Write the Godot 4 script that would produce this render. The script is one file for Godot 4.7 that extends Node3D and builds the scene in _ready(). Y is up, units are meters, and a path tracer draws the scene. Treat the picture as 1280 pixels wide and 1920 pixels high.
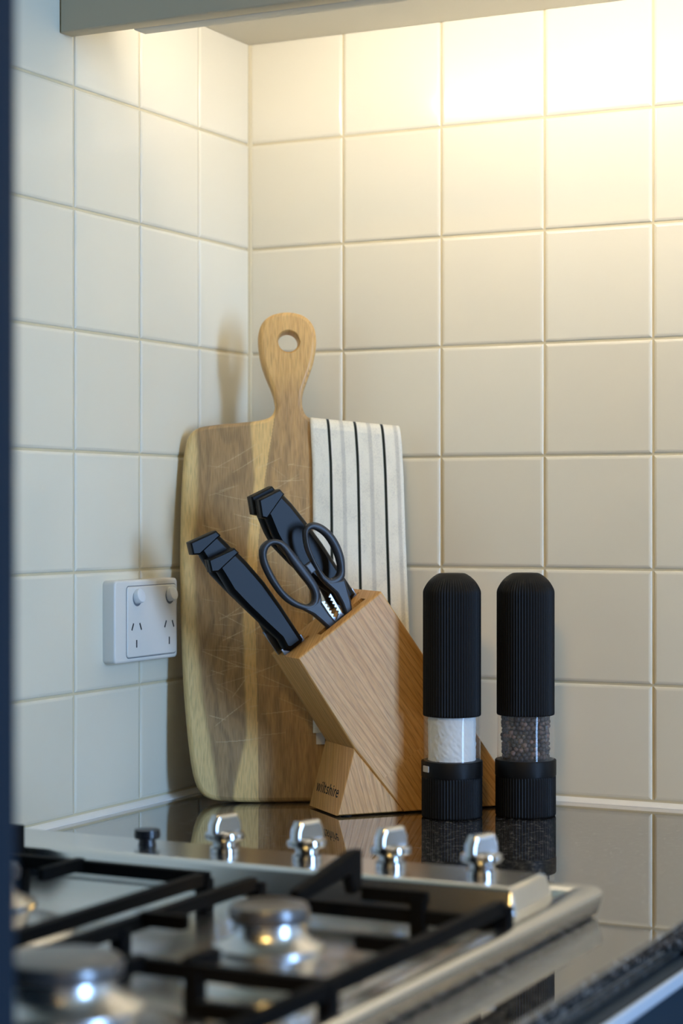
extends Node3D
# A kitchen corner: tiled walls, granite worktop, knife block, cutting board, two mills and a gas hob.
# Metres; the corner of the two tiled walls stands at x = 0, z = 0, the worktop's top is y = 0.

class MB:
	var v := PackedVector3Array()
	var n := PackedVector3Array()
	var u := PackedVector2Array()

	func tri(a: Vector3, b: Vector3, c: Vector3, na: Vector3, nb: Vector3, nc: Vector3, ua := Vector2.ZERO, ub := Vector2.ZERO, uc := Vector2.ZERO) -> void:
		if (b - a).cross(c - a).dot(na + nb + nc) > 0.0:
			v.append_array([a, c, b])
			n.append_array([na, nc, nb])
			u.append_array([ua, uc, ub])
		else:
			v.append_array([a, b, c])
			n.append_array([na, nb, nc])
			u.append_array([ua, ub, uc])

	func quad(p: Array, q: Array, t: Array) -> void:
		tri(p[0], p[1], p[2], q[0], q[1], q[2], t[0], t[1], t[2])
		tri(p[0], p[2], p[3], q[0], q[2], q[3], t[0], t[2], t[3])

	func mesh() -> ArrayMesh:
		var a := []
		a.resize(Mesh.ARRAY_MAX)
		a[Mesh.ARRAY_VERTEX] = v
		a[Mesh.ARRAY_NORMAL] = n
		a[Mesh.ARRAY_TEX_UV] = u
		var m := ArrayMesh.new()
		m.add_surface_from_arrays(Mesh.PRIMITIVE_TRIANGLES, a)
		return m

	# an outline swept through a profile of [inset, z] pairs that runs from the back to the front
	func slab(outline: PackedVector2Array, profile: Array, front := true, back := true, uv := Transform2D.IDENTITY, at := Transform3D.IDENTITY) -> MB:
		var o := outline.duplicate()
		var area := 0.0
		for i in o.size():
			area += o[i].cross(o[(i + 1) % o.size()])
		if area < 0.0:
			o.reverse()
		var k := o.size()
		var en := PackedVector2Array()
		for i in k:
			var d := (o[(i + 1) % k] - o[i]).normalized()
			en.append(Vector2(d.y, -d.x))
		var miter := PackedVector2Array()
		var soft := []
		for i in k:
			var a := en[(i + k - 1) % k]
			var b := en[i]
			miter.append((a + b) / maxf(1.0 + a.dot(b), 0.35))
			soft.append(a.dot(b) > 0.7)
		var pn := []
		var m := profile.size()
		for s in m - 1:
			var d := Vector2(-(profile[s + 1][0] - profile[s][0]), profile[s + 1][1] - profile[s][1])
			pn.append(Vector2(d.y, -d.x).normalized())
		for s in m - 1:
			var na: Vector2 = pn[s]
			var nb: Vector2 = pn[s]
			if s > 0 and pn[s - 1].dot(pn[s]) > 0.6:
				na = (pn[s - 1] + pn[s]).normalized()
			if s < m - 2 and pn[s + 1].dot(pn[s]) > 0.6:
				nb = (pn[s + 1] + pn[s]).normalized()
			var along := 0.0
			for i in k:
				var j := (i + 1) % k
				var e0: Vector2 = ((en[(i + k - 1) % k] + en[i]).normalized()) if soft[i] else en[i]
				var e1: Vector2 = ((en[j] + en[i]).normalized()) if soft[j] else en[i]
				var p := []
				var q := []
				var t := []
				for c in [[i, s, e0, na], [j, s, e1, na], [j, s + 1, e1, nb], [i, s + 1, e0, nb]]:
					var f: Vector2 = o[c[0]] - miter[c[0]] * profile[c[1]][0]
					var z: float = profile[c[1]][1]
					p.append(at * Vector3(f.x, f.y, z))
					q.append((at.basis * Vector3(c[2].x * c[3].x, c[2].y * c[3].x, c[3].y)).normalized())
					var w: Vector2 = uv * f
					t.append(Vector2(w.x + z * uv.x.length(), w.y))
				quad(p, q, t)
		for side in [[back, 0, -1.0], [front, m - 1, 1.0]]:
			if not side[0]:
				continue
			var f := PackedVector2Array()
			for i in k:
				f.append(o[i] - miter[i] * profile[side[1]][0])
			var index := Geometry2D.triangulate_polygon(f)
			if index.is_empty():      # corners tighter than the inset
				f = Geometry2D.offset_polygon(o, -profile[side[1]][0])[0]
				index = Geometry2D.triangulate_polygon(f)
			var z: float = profile[side[1]][1]
			var up := (at.basis * Vector3(0, 0, side[2])).normalized()
			for i in range(0, index.size(), 3):
				var a := f[index[i]]
				var b := f[index[i + 1]]
				var c := f[index[i + 2]]
				tri(at * Vector3(a.x, a.y, z), at * Vector3(b.x, b.y, z), at * Vector3(c.x, c.y, z), up, up, up, uv * a, uv * b, uv * c)
		return self

	# a surface through rows of points, turned outwards by its own volume
	func grid(p: Array, close_i := false, close_j := false, uv := Vector2.ONE) -> MB:
		var r := p.size()
		var c: int = p[0].size()
		var mid := Vector3.ZERO
		for row in p:
			for x in row:
				mid += x
		mid /= float(r * c)
		var q := []
		var volume := 0.0
		for i in r:
			var line := PackedVector3Array()
			for j in c:
				var i0 := (i - 1 + r) % r if close_i else maxi(i - 1, 0)
				var i1 := (i + 1) % r if close_i else mini(i + 1, r - 1)
				var j0 := (j - 1 + c) % c if close_j else maxi(j - 1, 0)
				var j1 := (j + 1) % c if close_j else mini(j + 1, c - 1)
				var d: Vector3 = (p[i1][j] - p[i0][j]).cross(p[i][j1] - p[i][j0])
				volume += d.dot(p[i][j] - mid)
				line.append(d.normalized())
			q.append(line)
		var s := 1.0 if volume > 0.0 else -1.0
		for i in (r if close_i else r - 1):
			for j in (c if close_j else c - 1):
				var a := (i + 1) % r
				var b := (j + 1) % c
				quad([p[i][j], p[a][j], p[a][b], p[i][b]], [q[i][j] * s, q[a][j] * s, q[a][b] * s, q[i][b] * s],
					[Vector2(float(j) / c, float(i) / r) * uv, Vector2(float(j) / c, float(i + 1) / r) * uv, Vector2(float(j + 1) / c, float(i + 1) / r) * uv, Vector2(float(j + 1) / c, float(i) / r) * uv])
		return self

	func fan(ring: PackedVector3Array, normal: Vector3) -> MB:
		var mid := Vector3.ZERO
		for x in ring:
			mid += x
		mid /= ring.size()
		for j in ring.size():
			tri(mid, ring[j], ring[(j + 1) % ring.size()], normal, normal, normal)
		return self

	# profile of (radius, height) turned round y; each point gets its own normal unless the bend is sharp
	func lathe(profile: Array, segs: int, at := Vector3.ZERO, ribs := 0, deep := 0.0) -> MB:
		var lines := [[profile[0]]]
		for i in range(1, profile.size()):
			lines[-1].append(profile[i])
			if i < profile.size() - 1:
				var d0: Vector2 = (profile[i] - profile[i - 1]).normalized()
				var d1: Vector2 = (profile[i + 1] - profile[i]).normalized()
				if d0.dot(d1) < 0.75:
					lines.append([profile[i]])
		for line in lines:
			var rows := []
			for pt in line:
				var row := PackedVector3Array()
				for j in segs:
					var a := TAU * j / segs
					var r: float = pt.x
					row.append(at + Vector3(cos(a) * r, pt.y, sin(a) * r))
				rows.append(row)
			# normals straight from the profile
			for i in line.size() - 1:
				var d: Vector2 = (line[i + 1] - line[i]).normalized()
				var nn := []
				for e in [i, i + 1]:
					var t := Vector2.ZERO
					if e > 0:
						t += (line[e] - line[e - 1]).normalized()
					if e < line.size() - 1:
						t += (line[e + 1] - line[e]).normalized()
					t = t.normalized() if t.length() > 0.01 else d
					nn.append(Vector2(t.y, -t.x))
				for j in segs:
					var b := (j + 1) % segs
					var q := []
					for c in [[0, j], [1, j], [1, b], [0, b]]:
						var a := TAU * float(c[1]) / segs
						q.append(Vector3(cos(a) * nn[c[0]].x, nn[c[0]].y, sin(a) * nn[c[0]].x))
					quad([rows[i][j], rows[i + 1][j], rows[i + 1][b], rows[i][b]], q,
						[Vector2(float(j) / segs, line[i].y), Vector2(float(j) / segs, line[i + 1].y), Vector2(float(j + 1) / segs, line[i + 1].y), Vector2(float(j + 1) / segs, line[i].y)])
		return self


# ---------------------------------------------------------------- small helpers
func rrect(x0: float, y0: float, x1: float, y1: float, r: float, seg := 5) -> PackedVector2Array:
	var o := PackedVector2Array()
	for c in [[x1 - r, y0 + r, -PI / 2], [x1 - r, y1 - r, 0.0], [x0 + r, y1 - r, PI / 2], [x0 + r, y0 + r, PI]]:
		for i in seg + 1:
			var a: float = c[2] + PI / 2 * i / seg
			o.append(Vector2(c[0] + cos(a) * r, c[1] + sin(a) * r))
	return o

func rect(x0: float, y0: float, x1: float, y1: float) -> PackedVector2Array:
	return PackedVector2Array([Vector2(x0, y0), Vector2(x1, y0), Vector2(x1, y1), Vector2(x0, y1)])

func rounded(z0: float, z1: float, b: float, seg := 3) -> Array:
	var p := []
	for i in seg + 1:
		var a := PI / 2 * i / seg
		p.append([b * (1 - sin(a)), z0 + b * (1 - cos(a))])
	for i in seg + 1:
		var a := PI / 2 * i / seg
		p.append([b * (1 - cos(a)), z1 - b * (1 - sin(a))])
	return p

func mm(list: Array) -> PackedVector2Array:
	var o := PackedVector2Array()
	for i in range(0, list.size(), 2):
		o.append(Vector2(list[i], list[i + 1]) * 0.001)
	return o

# Catmull-Rom through the points of a closed outline
func smooth(o: PackedVector2Array, times: int) -> PackedVector2Array:
	var out := PackedVector2Array()
	var k := o.size()
	for i in k:
		for s in times:
			out.append(o[i].cubic_interpolate(o[(i + 1) % k], o[(i + k - 1) % k], o[(i + 2) % k], float(s) / times))
	return out

func smooth_open(o: PackedVector2Array, times: int) -> PackedVector2Array:
	var out := PackedVector2Array()
	for i in o.size() - 1:
		for s in times:
			out.append(o[i].cubic_interpolate(o[i + 1], o[maxi(i - 1, 0)], o[mini(i + 2, o.size() - 1)], float(s) / times))
	out.append(o[-1])
	return out

# a box with softened edges; turned with at
func box(m: MB, size: Vector3, at: Transform3D, b := 0.001) -> MB:
	return m.slab(rect(-size.x / 2, -size.y / 2, size.x / 2, size.y / 2), rounded(-size.z / 2, size.z / 2, b, 2), true, true, Transform2D.IDENTITY, at)

func span(m: MB, lo: Vector3, hi: Vector3, b := 0.001) -> MB:
	return box(m, hi - lo, Transform3D(Basis.IDENTITY, (lo + hi) / 2), b)

func mat(hex: String, rough: float, metal := 0.0, spec := 0.5) -> StandardMaterial3D:
	var m := StandardMaterial3D.new()
	m.albedo_color = Color(hex)
	m.roughness = rough
	m.metallic = metal
	m.metallic_specular = spec
	return m

func obj(called: String, m: Mesh, material: Material, parent: Node = self) -> MeshInstance3D:
	var o := MeshInstance3D.new()
	o.name = called
	o.mesh = m
	o.material_override = material
	parent.add_child(o, true)
	return o

func thing(called: String, label: String, category: String, at := Transform3D.IDENTITY, group := "") -> Node3D:
	var o := Node3D.new()
	o.name = called
	add_child(o, true)
	o.transform = at
	return tag(o, label, category, group)

func tag(o: Node3D, label: String, category: String, group := "") -> Node3D:
	o.set_meta("label", label)
	o.set_meta("category", category)
	if group:
		o.set_meta("group", group)
	return o

func struct(called: String, m: Mesh, material: Material) -> MeshInstance3D:
	var o := obj(called, m, material)
	o.set_meta("kind", "structure")
	return o

func noise(seed_: int, freq: float, octaves := 3) -> FastNoiseLite:
	var f := FastNoiseLite.new()
	f.seed = seed_
	f.frequency = freq
	f.noise_type = FastNoiseLite.TYPE_SIMPLEX_SMOOTH
	f.fractal_octaves = octaves
	return f

func picture(w: int, h: int, paint: Callable) -> ImageTexture:
	var im := Image.create(w, h, false, Image.FORMAT_RGB8)
	for y in h:
		for x in w:
			im.set_pixel(x, y, paint.call(x, y))
	return ImageTexture.create_from_image(im)

func at_height(table: Array, t: float) -> float:      # piecewise straight line through [t, value] pairs, t rising
	if t <= table[0][0]:
		return table[0][1]
	for i in table.size() - 1:
		if t <= table[i + 1][0]:
			return lerpf(table[i][1], table[i + 1][1], (t - table[i][0]) / (table[i + 1][0] - table[i][0]))
	return table[-1][1]


var rng := RandomNumberGenerator.new()


func _ready() -> void:
	rng.seed = 7
	# ------------------------------------------------------------ camera
	var cam := Camera3D.new()
	cam.name = "camera"
	cam.position = Vector3(0.9379, 0.255, 1.6601)
	cam.rotation = Vector3(0, 0.4682, 0)
	var lens := CameraAttributesPhysical.new()
	lens.frustum_focal_length = 12.0 / (960.0 / 3741.0)
	lens.frustum_focus_distance = 1.66
	lens.frustum_near = 0.05
	lens.frustum_far = 60.0
	lens.exposure_aperture = 3.8
	cam.attributes = lens
	cam.keep_aspect = Camera3D.KEEP_HEIGHT
	add_child(cam)
	cam.fov = rad_to_deg(2.0 * atan(960.0 / 3741.0))
	cam.current = true
	# ------------------------------------------------------------ sky, exposure
	var env := Environment.new()
	env.background_mode = Environment.BG_SKY
	var sky := ProceduralSkyMaterial.new()
	sky.sky_top_color = Color(0.35, 0.55, 0.9)
	sky.sky_horizon_color = Color(0.7, 0.82, 0.95)
	sky.ground_horizon_color = Color(0.6, 0.65, 0.68)
	sky.ground_bottom_color = Color(0.3, 0.32, 0.33)
	sky.sky_energy_multiplier = 1.2
	env.sky = Sky.new()
	env.sky.sky_material = sky
	env.tonemap_mode = Environment.TONE_MAPPER_LINEAR
	env.tonemap_exposure = 1.0
	env.sdfgi_enabled = true
	env.ssao_enabled = true
	env.ssil_enabled = true
	var we := WorldEnvironment.new()
	we.name = "world"
	we.environment = env
	add_child(we)
	# ------------------------------------------------------------ daylight of the window in the right-hand wall
	var day := AreaLight3D.new()
	day.name = "window_daylight"
	day.area_size = Vector2(0.44, 1.3)
	day.light_color = Color(0.612, 0.782, 1.0)
	day.light_energy = 7.0
	day.area_range = 8.0
	day.area_attenuation = 2.0
	day.shadow_enabled = true
	day.position = Vector3(2.97, 0.55, 1.22)
	day.rotation = Vector3(0, PI / 2, 0)
	add_child(day)

	build_room()
	build_ceiling_lamp()
	build_counter()
	build_cabinets()
	build_board()
	build_block()
	build_mills()
	build_outlet()
	build_hob()


# ---------------------------------------------------------------- room
func build_room() -> void:
	var paint := mat("b7aa88", 0.85)
	var grout := mat("d3c6a2", 0.85)
	struct("floor", span(MB.new(), Vector3(-0.1, -1.0, -0.1), Vector3(3.2, -0.9, 3.2)).mesh(), mat("6b4e30", 0.5))
	struct("ceiling", span(MB.new(), Vector3(-0.1, 1.5, -0.1), Vector3(3.2, 1.6, 3.2)).mesh(), mat("c9bd9c", 0.9))
	struct("wall_front", span(MB.new(), Vector3(-0.1, -0.9, 3.1), Vector3(3.2, 1.5, 3.2)).mesh(), mat("a39c8c", 0.85))
	var right := MB.new()
	span(right, Vector3(3.0, -0.9, 0), Vector3(3.1, -0.1, 3.1))
	span(right, Vector3(3.0, 1.2, 0), Vector3(3.1, 1.5, 3.1))
	span(right, Vector3(3.0, -0.1, 0), Vector3(3.1, 1.2, 0.96))
	span(right, Vector3(3.0, -0.1, 1.48), Vector3(3.1, 1.2, 3.1))
	struct("wall_right", right.mesh(), paint)
	# window in the right-hand wall
	var frame := mat("e8e8e6", 0.4)
	var fr := MB.new()
	for z in [0.96, 1.445]:
		span(fr, Vector3(3.0, -0.1, z), Vector3(3.06, 1.2, z + 0.035), 0.003)
	for y in [-0.1, 1.16]:
		span(fr, Vector3(3.0, y, 0.995), Vector3(3.06, y + 0.04, 1.445), 0.003)
	var win := struct("window_1", fr.mesh(), frame)
	var glass := mat("ffffff", 0.02)
	glass.transparency = BaseMaterial3D.TRANSPARENCY_ALPHA
	glass.albedo_color.a = 0.06
	obj("pane", span(MB.new(), Vector3(3.035, -0.06, 0.995), Vector3(3.04, 1.16, 1.445), 0.0005).mesh(), glass, win)
	# the two tiled walls: grouted bed, each tile a piece of its own
	var back := struct("wall_back", span(MB.new(), Vector3(-0.1, -0.9, -0.1), Vector3(3.1, 1.5, -0.0010), 0.0002).mesh(), grout)
	var left := struct("wall_left", span(MB.new(), Vector3(-0.1, -0.9, -0.1), Vector3(-0.0010, 1.5, 3.1), 0.0002).mesh(), grout)
	var glaze := []
	for c in ["e5ddc5", "e3dbc3", "e7e0c9"]:
		var g := mat(c, 0.12, 0.0, 0.5)
		g.clearcoat_enabled = false
		glaze.append(g)
	var h := 0.0984 / 2
	var pillow := MB.new().slab(rect(-h, -h, h, h), [[0.0, -0.003], [0.0002, -0.0007], [0.0010, 0.0000], [0.0030, 0.0003]], true, false).mesh()
	var g0 := 0.0997
	var l0 := 0.0928
	for row in 8:
		var y := 0.055 + 0.1 * row
		for col in 10:
			var t := obj("tile", pillow, glaze[rng.randi() % 3], back)
			t.position = Vector3(g0 - 0.05 + 0.1 * col, y, 0)
			t.rotation = Vector3(rng.randf_range(-1, 1), rng.randf_range(-1, 1), 0) * 0.004
		for col in 5:
			var t := obj("tile", pillow, glaze[rng.randi() % 3], left)
			t.position = Vector3(0, y, l0 - 0.05 + 0.1 * col)
			t.basis = Basis(Vector3(0, 0, -1), Vector3.UP, Vector3(1, 0, 0)) * Basis.from_euler(Vector3(rng.randf_range(-1, 1), rng.randf_range(-1, 1), 0) * 0.004)
			if col == 0:
				t.scale.x = 0.93
				t.position.z = 0.0470
	# tiles further along both walls, out of view, joined
	var far := MB.new()
	var side := MB.new()
	var flat := [[0.0, -0.003], [0.0012, 0.0003]]
	for row in 8:
		var y := 0.055 + 0.1 * row
		for col in range(10, 25):
			far.slab(rect(-h, -h, h, h), flat, true, false, Transform2D.IDENTITY, Transform3D(Basis.IDENTITY, Vector3(g0 - 0.05 + 0.1 * col, y, 0)))
		for col in range(5, 10):
			side.slab(rect(-h, -h, h, h), flat, true, false, Transform2D.IDENTITY, Transform3D(Basis(Vector3(0, 0, -1), Vector3.UP, Vector3(1, 0, 0)), Vector3(0, y, l0 - 0.05 + 0.1 * col)))
	obj("tile_run", far.mesh(), glaze[0], back).set_meta("kind", "stuff")
	obj("tile_run", side.mesh(), glaze[0], left).set_meta("kind", "stuff")
	# sealant along the worktop and up the corner
	var seal := mat("f8f4e8", 0.25)
	var bead := PackedVector2Array([Vector2(-0.002, -0.001), Vector2(0.0046, -0.001), Vector2(0.0045, 0.0004), Vector2(0.0028, 0.0018), Vector2(0.0008, 0.0036), Vector2(-0.002, 0.0044)])
	var b1 := MB.new().slab(bead, [[0, -2.2], [0, -0.0005]], true, true, Transform2D.IDENTITY, Transform3D(Basis(Vector3(0, 0, 1), Vector3.UP, Vector3(-1, 0, 0)), Vector3.ZERO))
	struct("trim_1", b1.mesh(), seal)
	var b2 := MB.new().slab(bead, [[0, -1.0], [0, -0.0005]], true, true, Transform2D.IDENTITY, Transform3D(Basis(Vector3(1, 0, 0), Vector3.UP, Vector3(0, 0, 1)), Vector3(0, 0, 1.0)))
	struct("trim_2", b2.mesh(), seal)
	var b3 := MB.new().slab(PackedVector2Array([Vector2(-0.002, -0.002), Vector2(0.0035, -0.002), Vector2(0.0022, 0.0022), Vector2(-0.002, 0.0035)]), [[0, 0.004], [0, 0.8]], true, true, Transform2D.IDENTITY, Transform3D(Basis(Vector3(1, 0, 0), Vector3(0, 0, 1), Vector3(0, 1, 0)), Vector3.ZERO))
	struct("trim_3", b3.mesh(), grout)


func build_ceiling_lamp() -> void:
	var lamp := thing("ceiling_lamp", "round warm ceiling lamp in the room behind the camera", "lamp", Transform3D(Basis.IDENTITY, Vector3(0.95, 1.4999, 2.35)))
	obj("base", MB.new().lathe([Vector2(0.0, 0.0), Vector2(0.17, 0.0), Vector2(0.17, -0.02), Vector2(0.0, -0.02)], 40).mesh(), mat("dddddd", 0.5), lamp)
	var glow := mat("fff4e2", 0.5)
	glow.emission_enabled = true
	glow.emission = Color(1.0, 0.88, 0.70)
	glow.emission_energy_multiplier = 1.5
	obj("glowing_shade", MB.new().lathe([Vector2(0.16, -0.0201), Vector2(0.155, -0.05), Vector2(0.10, -0.07), Vector2(0.0, -0.075)], 40).mesh(), glow, lamp)
	var l := AreaLight3D.new()
	l.name = "ceiling_glow"
	l.area_size = Vector2(0.28, 0.28)
	l.light_color = Color(1.0, 0.815, 0.46)
	l.light_energy = 2.6
	l.area_range = 6.0
	l.area_attenuation = 2.0
	l.shadow_enabled = true
	l.position = Vector3(0, -0.08, 0)
	l.rotation = Vector3(-PI / 2, 0, 0)
	lamp.add_child(l)


# ---------------------------------------------------------------- worktop and cabinets
func build_counter() -> void:
	var n1 := noise(3, 0.05, 2)
	var n2 := noise(4, 0.13, 2)
	var speck := picture(512, 512, func(x: int, y: int):
		var a := n1.get_noise_2d(x, y) * 0.5 + n2.get_noise_2d(x, y) * 0.7
		var k := 0.012 + 0.03 * clampf(a + 0.5, 0, 1) + (0.30 * smoothstep(0.20, 0.50, a))
		return Color(k, k * 0.98, k * 0.92).linear_to_srgb())
	var granite := mat("ffffff", 0.03, 0.0, 0.66)
	granite.albedo_texture = speck
	granite.uv1_triplanar = true
	granite.uv1_world_triplanar = true
	granite.uv1_scale = Vector3(4, 4, 4)
	granite.clearcoat_enabled = true
	granite.clearcoat = 1.0
	granite.clearcoat_roughness = 0.02
	var plan := PackedVector2Array([Vector2(0, 0), Vector2(2.2, 0), Vector2(2.2, -0.45), Vector2(0.567, -0.45), Vector2(0.567, -1.004), Vector2(0, -1.004)])
	var top := MB.new().slab(plan, [[0.0015, -0.02], [0, -0.0185], [0, -0.0012], [0.0012, 0.0]], true, true, Transform2D.IDENTITY, Transform3D(Basis(Vector3(1, 0, 0), Vector3(0, 0, -1), Vector3(0, 1, 0)), Vector3.ZERO))
	var w := obj("worktop", top.mesh(), granite)
	tag(w, "polished black speckled granite worktop running into the tiled corner", "worktop")


func build_cabinets() -> void:
	var navy := mat("2b3843", 0.55, 0.0, 0.3)
	var deep := mat("1e2b38", 0.6, 0.0, 0.2)
	# run under the hob
	var run := thing("base_cabinet", "dark slate blue base cabinet under the granite worktop beneath the hob", "cabinet")
	obj("body", span(MB.new(), Vector3(0.001, -0.8999, 0.001), Vector3(0.552, -0.0205, 1.002), 0.001).mesh(), navy, run)
	var edge := []
	for z in [[0.456, 1.0]]:
		var d := MB.new().slab(rect(-z[1], -0.86, -z[0], -0.0212), rounded(0.5535, 0.5765, 0.006, 4), true, true, Transform2D.IDENTITY, Transform3D(Basis(Vector3(0, 0, -1), Vector3.UP, Vector3(1, 0, 0)), Vector3.ZERO))
		obj("door", d.mesh(), navy, run)
	obj("edge_strip", MB.new().slab(rect(-1.0, -0.0305, -0.456, -0.0216), rounded(0.5768, 0.5795, 0.0012, 2), true, true, Transform2D.IDENTITY, Transform3D(Basis(Vector3(0, 0, -1), Vector3.UP, Vector3(1, 0, 0)), Vector3.ZERO)).mesh(), mat("c2d0dc", 0.35), run)
	var run2 := thing("base_cabinet", "dark slate blue base cabinet along the back wall, beyond the right edge", "cabinet")
	obj("body", span(MB.new(), Vector3(0.58, -0.8999, 0.001), Vector3(2.19, -0.0205, 0.425), 0.001).mesh(), navy, run2)
	for k in 4:
		obj("door", span(MB.new(), Vector3(0.585 + 0.4 * k, -0.86, 0.4255), Vector3(0.98 + 0.4 * k, -0.022, 0.444), 0.003).mesh(), navy, run2)
	# tall cabinet that closes the worktop on the left, only its front edge in view
	var tall := thing("tall_cabinet", "tall dark slate blue cabinet at the left edge, nearest the camera", "cabinet")
	obj("side_panel", span(MB.new(), Vector3(0.001, -0.8999, 1.006), Vector3(0.462, 1.4, 1.03), 0.002).mesh(), deep, tall)
	obj("body", span(MB.new(), Vector3(0.001, -0.8999, 1.0305), Vector3(0.44, 1.4, 1.6), 0.002).mesh(), deep, tall)
	obj("door", span(MB.new(), Vector3(0.4405, -0.86, 1.0315), Vector3(0.459, 1.39, 1.598), 0.002).mesh(), deep, tall)
	# wall cabinet over the mills
	var sage := mat("c4b698", 0.5)
	var cream := mat("d8d2c2", 0.5)
	var wall := thing("wall_cabinet", "grey green wall cabinet over the worktop, its lower edge at the top", "cabinet")
	obj("body", span(MB.new(), Vector3(0.001, 0.70, 0.001), Vector3(1.8, 1.42, 0.2965), 0.001).mesh(), cream, wall)
	for k in 2:
		obj("door", span(MB.new(), Vector3(0.0015 + 0.9 * k, 0.645, 0.297), Vector3(0.8985 + 0.9 * k, 1.4, 0.315), 0.0012).mesh(), sage, wall)
	obj("light_rail", span(MB.new(), Vector3(0.060, 0.645, 0.278), Vector3(1.79, 0.6995, 0.2965), 0.0012).mesh(), cream, wall)
	# lamp on the inner side of the rail
	var lamp := thing("strip_light", "warm strip light hidden behind the rail under the wall cabinet", "lamp")
	obj("housing", span(MB.new(), Vector3(0.062, 0.672, 0.266), Vector3(1.26, 0.6995, 0.2775), 0.001).mesh(), mat("e8e4da", 0.4), lamp)
	var glow := mat("fff2d8", 0.5)
	glow.emission_enabled = true
	glow.emission = Color(1.0, 0.93, 0.80)
	glow.emission_energy_multiplier = 2.0
	obj("diffuser", box(MB.new(), Vector3(1.17, 0.014, 0.006), Transform3D(Basis(Vector3(1, 0, 0), deg_to_rad(-24)), Vector3(0.66, 0.683, 0.262)), 0.002).mesh(), glow, lamp)
	var al := AreaLight3D.new()
	al.name = "strip_glow"
	al.area_size = Vector2(1.16, 0.014)
	al.light_color = Color(1.0, 0.965, 0.93)
	al.light_energy = 0.47
	al.area_range = 5.0
	al.area_attenuation = 2.0
	al.shadow_enabled = true
	al.position = Vector3(0.66, 0.682, 0.2575)
	al.rotation = Vector3(deg_to_rad(24), 0, 0)
	lamp.add_child(al)


# ---------------------------------------------------------------- cutting board and towel
func board_frame() -> Transform3D:
	var a := deg_to_rad(33)
	var p := deg_to_rad(8)
	var s := Vector3(cos(a), 0, -sin(a))
	var t := Vector3(-sin(p) * sin(a), cos(p), -sin(p) * cos(a))
	return Transform3D(Basis(s, t, s.cross(t)), Vector3(0.1078, 0.0008, 0.122))

func build_board() -> void:
	var f := board_frame()
	var board := thing("cutting_board", "worn two-tone wooden paddle board leaning in the tiled corner", "cutting board", f)
	# left contour from the neck down, the right one mirrored about the handle's axis
	var side := mm([-7.1, 353.5, -8.6, 348.6, -11.0, 344.6, -16.5, 341.6, -29.8, 339.2, -48.9, 337.4, -65.7, 335.6, -75.2, 333.8, -81.5, 330.2, -85.4, 325.0, -87.8, 318.0, -89.8, 305.5, -91.8, 276.7, -93.0, 238.4, -93.3, 200.3, -92.6, 153.1, -90.9, 106.2, -88.2, 68.9, -84.6, 36.4, -81.0, 19.4, -76.3, 9.8, -69.5, 4.4, -60.6, 2.2, -42.0, 0.8, -20, 0.2])
	var hand := mm([17.0, 355.1, 17.1, 360.4, 18.3, 366.8, 21.1, 374.7, 24.1, 383.1, 27.2, 391.9, 29.2, 401.3, 30.3, 409.2, 30.4, 416.1, 29.6, 423.0, 27.2, 429.4, 22.6, 434.9, 15.8, 438.6, 5.2, 440.4, -5.2, 439.0, -11.6, 436.4, -17.0, 432.0, -20.6, 425.5, -22.1, 417.0, -21.7, 407.3, -20.3, 397.4, -18.2, 388.6, -14.8, 378.8, -11.2, 370.1, -8.6, 362.2])
	var o := PackedVector2Array()
	o.append_array(smooth_open(side, 2))
	var mir := PackedVector2Array()
	for p in side:
		mir.append(Vector2(0.0100 - p.x, p.y))
	mir.reverse()
	o.append_array(smooth_open(mir, 2))
	o.append_array(smooth_open(hand, 2))
	# split through the hole's axis so that each half is a plain outline
	var c := Vector2(0.0049, 0.4125)
	var r := 0.0092
	var wood := mat("ffffff", 0.42)
	wood.albedo_texture = board_wood()
	var uv := Transform2D(Vector2(1 / 0.2, 0), Vector2(0, -1 / 0.45), Vector2(0.475, 1.0))
	var m := MB.new()
	var depth := 0.016
	# rim of the outline and of the hole without caps, then the two faces by halves
	var prof := rounded(-depth, 0.0, 0.004, 3)
	m.slab(o, prof, false, false, uv)
	var hole := PackedVector2Array()
	for i in 32:
		hole.append(c + Vector2(cos(TAU * i / 32), sin(TAU * i / 32)) * r)
	ring_inside(m, hole, c, -depth, 0.0, 0.0018, uv)
	var inset := inset_outline(o, 0.004)
	for z in [0.0, -depth]:
		for s in [-1.0, 1.0]:
			var half := clip_half(inset, c.x, s)
			var bite := PackedVector2Array()
			for i in 17:
				var a := -PI / 2 + PI * i / 16
				bite.append(c + Vector2(s * cos(a) * (r + 0.0018), sin(a) * (r + 0.0018)))
			# the clipped half meets the axis in one straight edge: open it at the hole
			var cut := Geometry2D.clip_polygons(half, bite_poly(bite, c, s))
			for q in cut:
				var idx := Geometry2D.triangulate_polygon(q)
				var nn := Vector3(0, 0, 1 if z == 0.0 else -1)
				for i in range(0, idx.size(), 3):
					var a: Vector2 = q[idx[i]]
					var b: Vector2 = q[idx[i + 1]]
					var d: Vector2 = q[idx[i + 2]]
					m.tri(Vector3(a.x, a.y, z), Vector3(b.x, b.y, z), Vector3(d.x, d.y, z), nn, nn, nn, uv * a, uv * b, uv * d)
	obj("board", m.mesh(), wood, board)
	build_towel(f)

func bite_poly(bite: PackedVector2Array, c: Vector2, s: float) -> PackedVector2Array:
	var p := bite.duplicate()
	p.append(c + Vector2(-s * 0.002, bite[-1].y - c.y))
	p.append(c + Vector2(-s * 0.002, bite[0].y - c.y))
	return p

func clip_half(o: PackedVector2Array, x: float, s: float) -> PackedVector2Array:
	var big := rect(x, -1, x + s, 1) if s > 0 else rect(x + s, -1, x, 1)
	return Geometry2D.intersect_polygons(o, big)[0]

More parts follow.
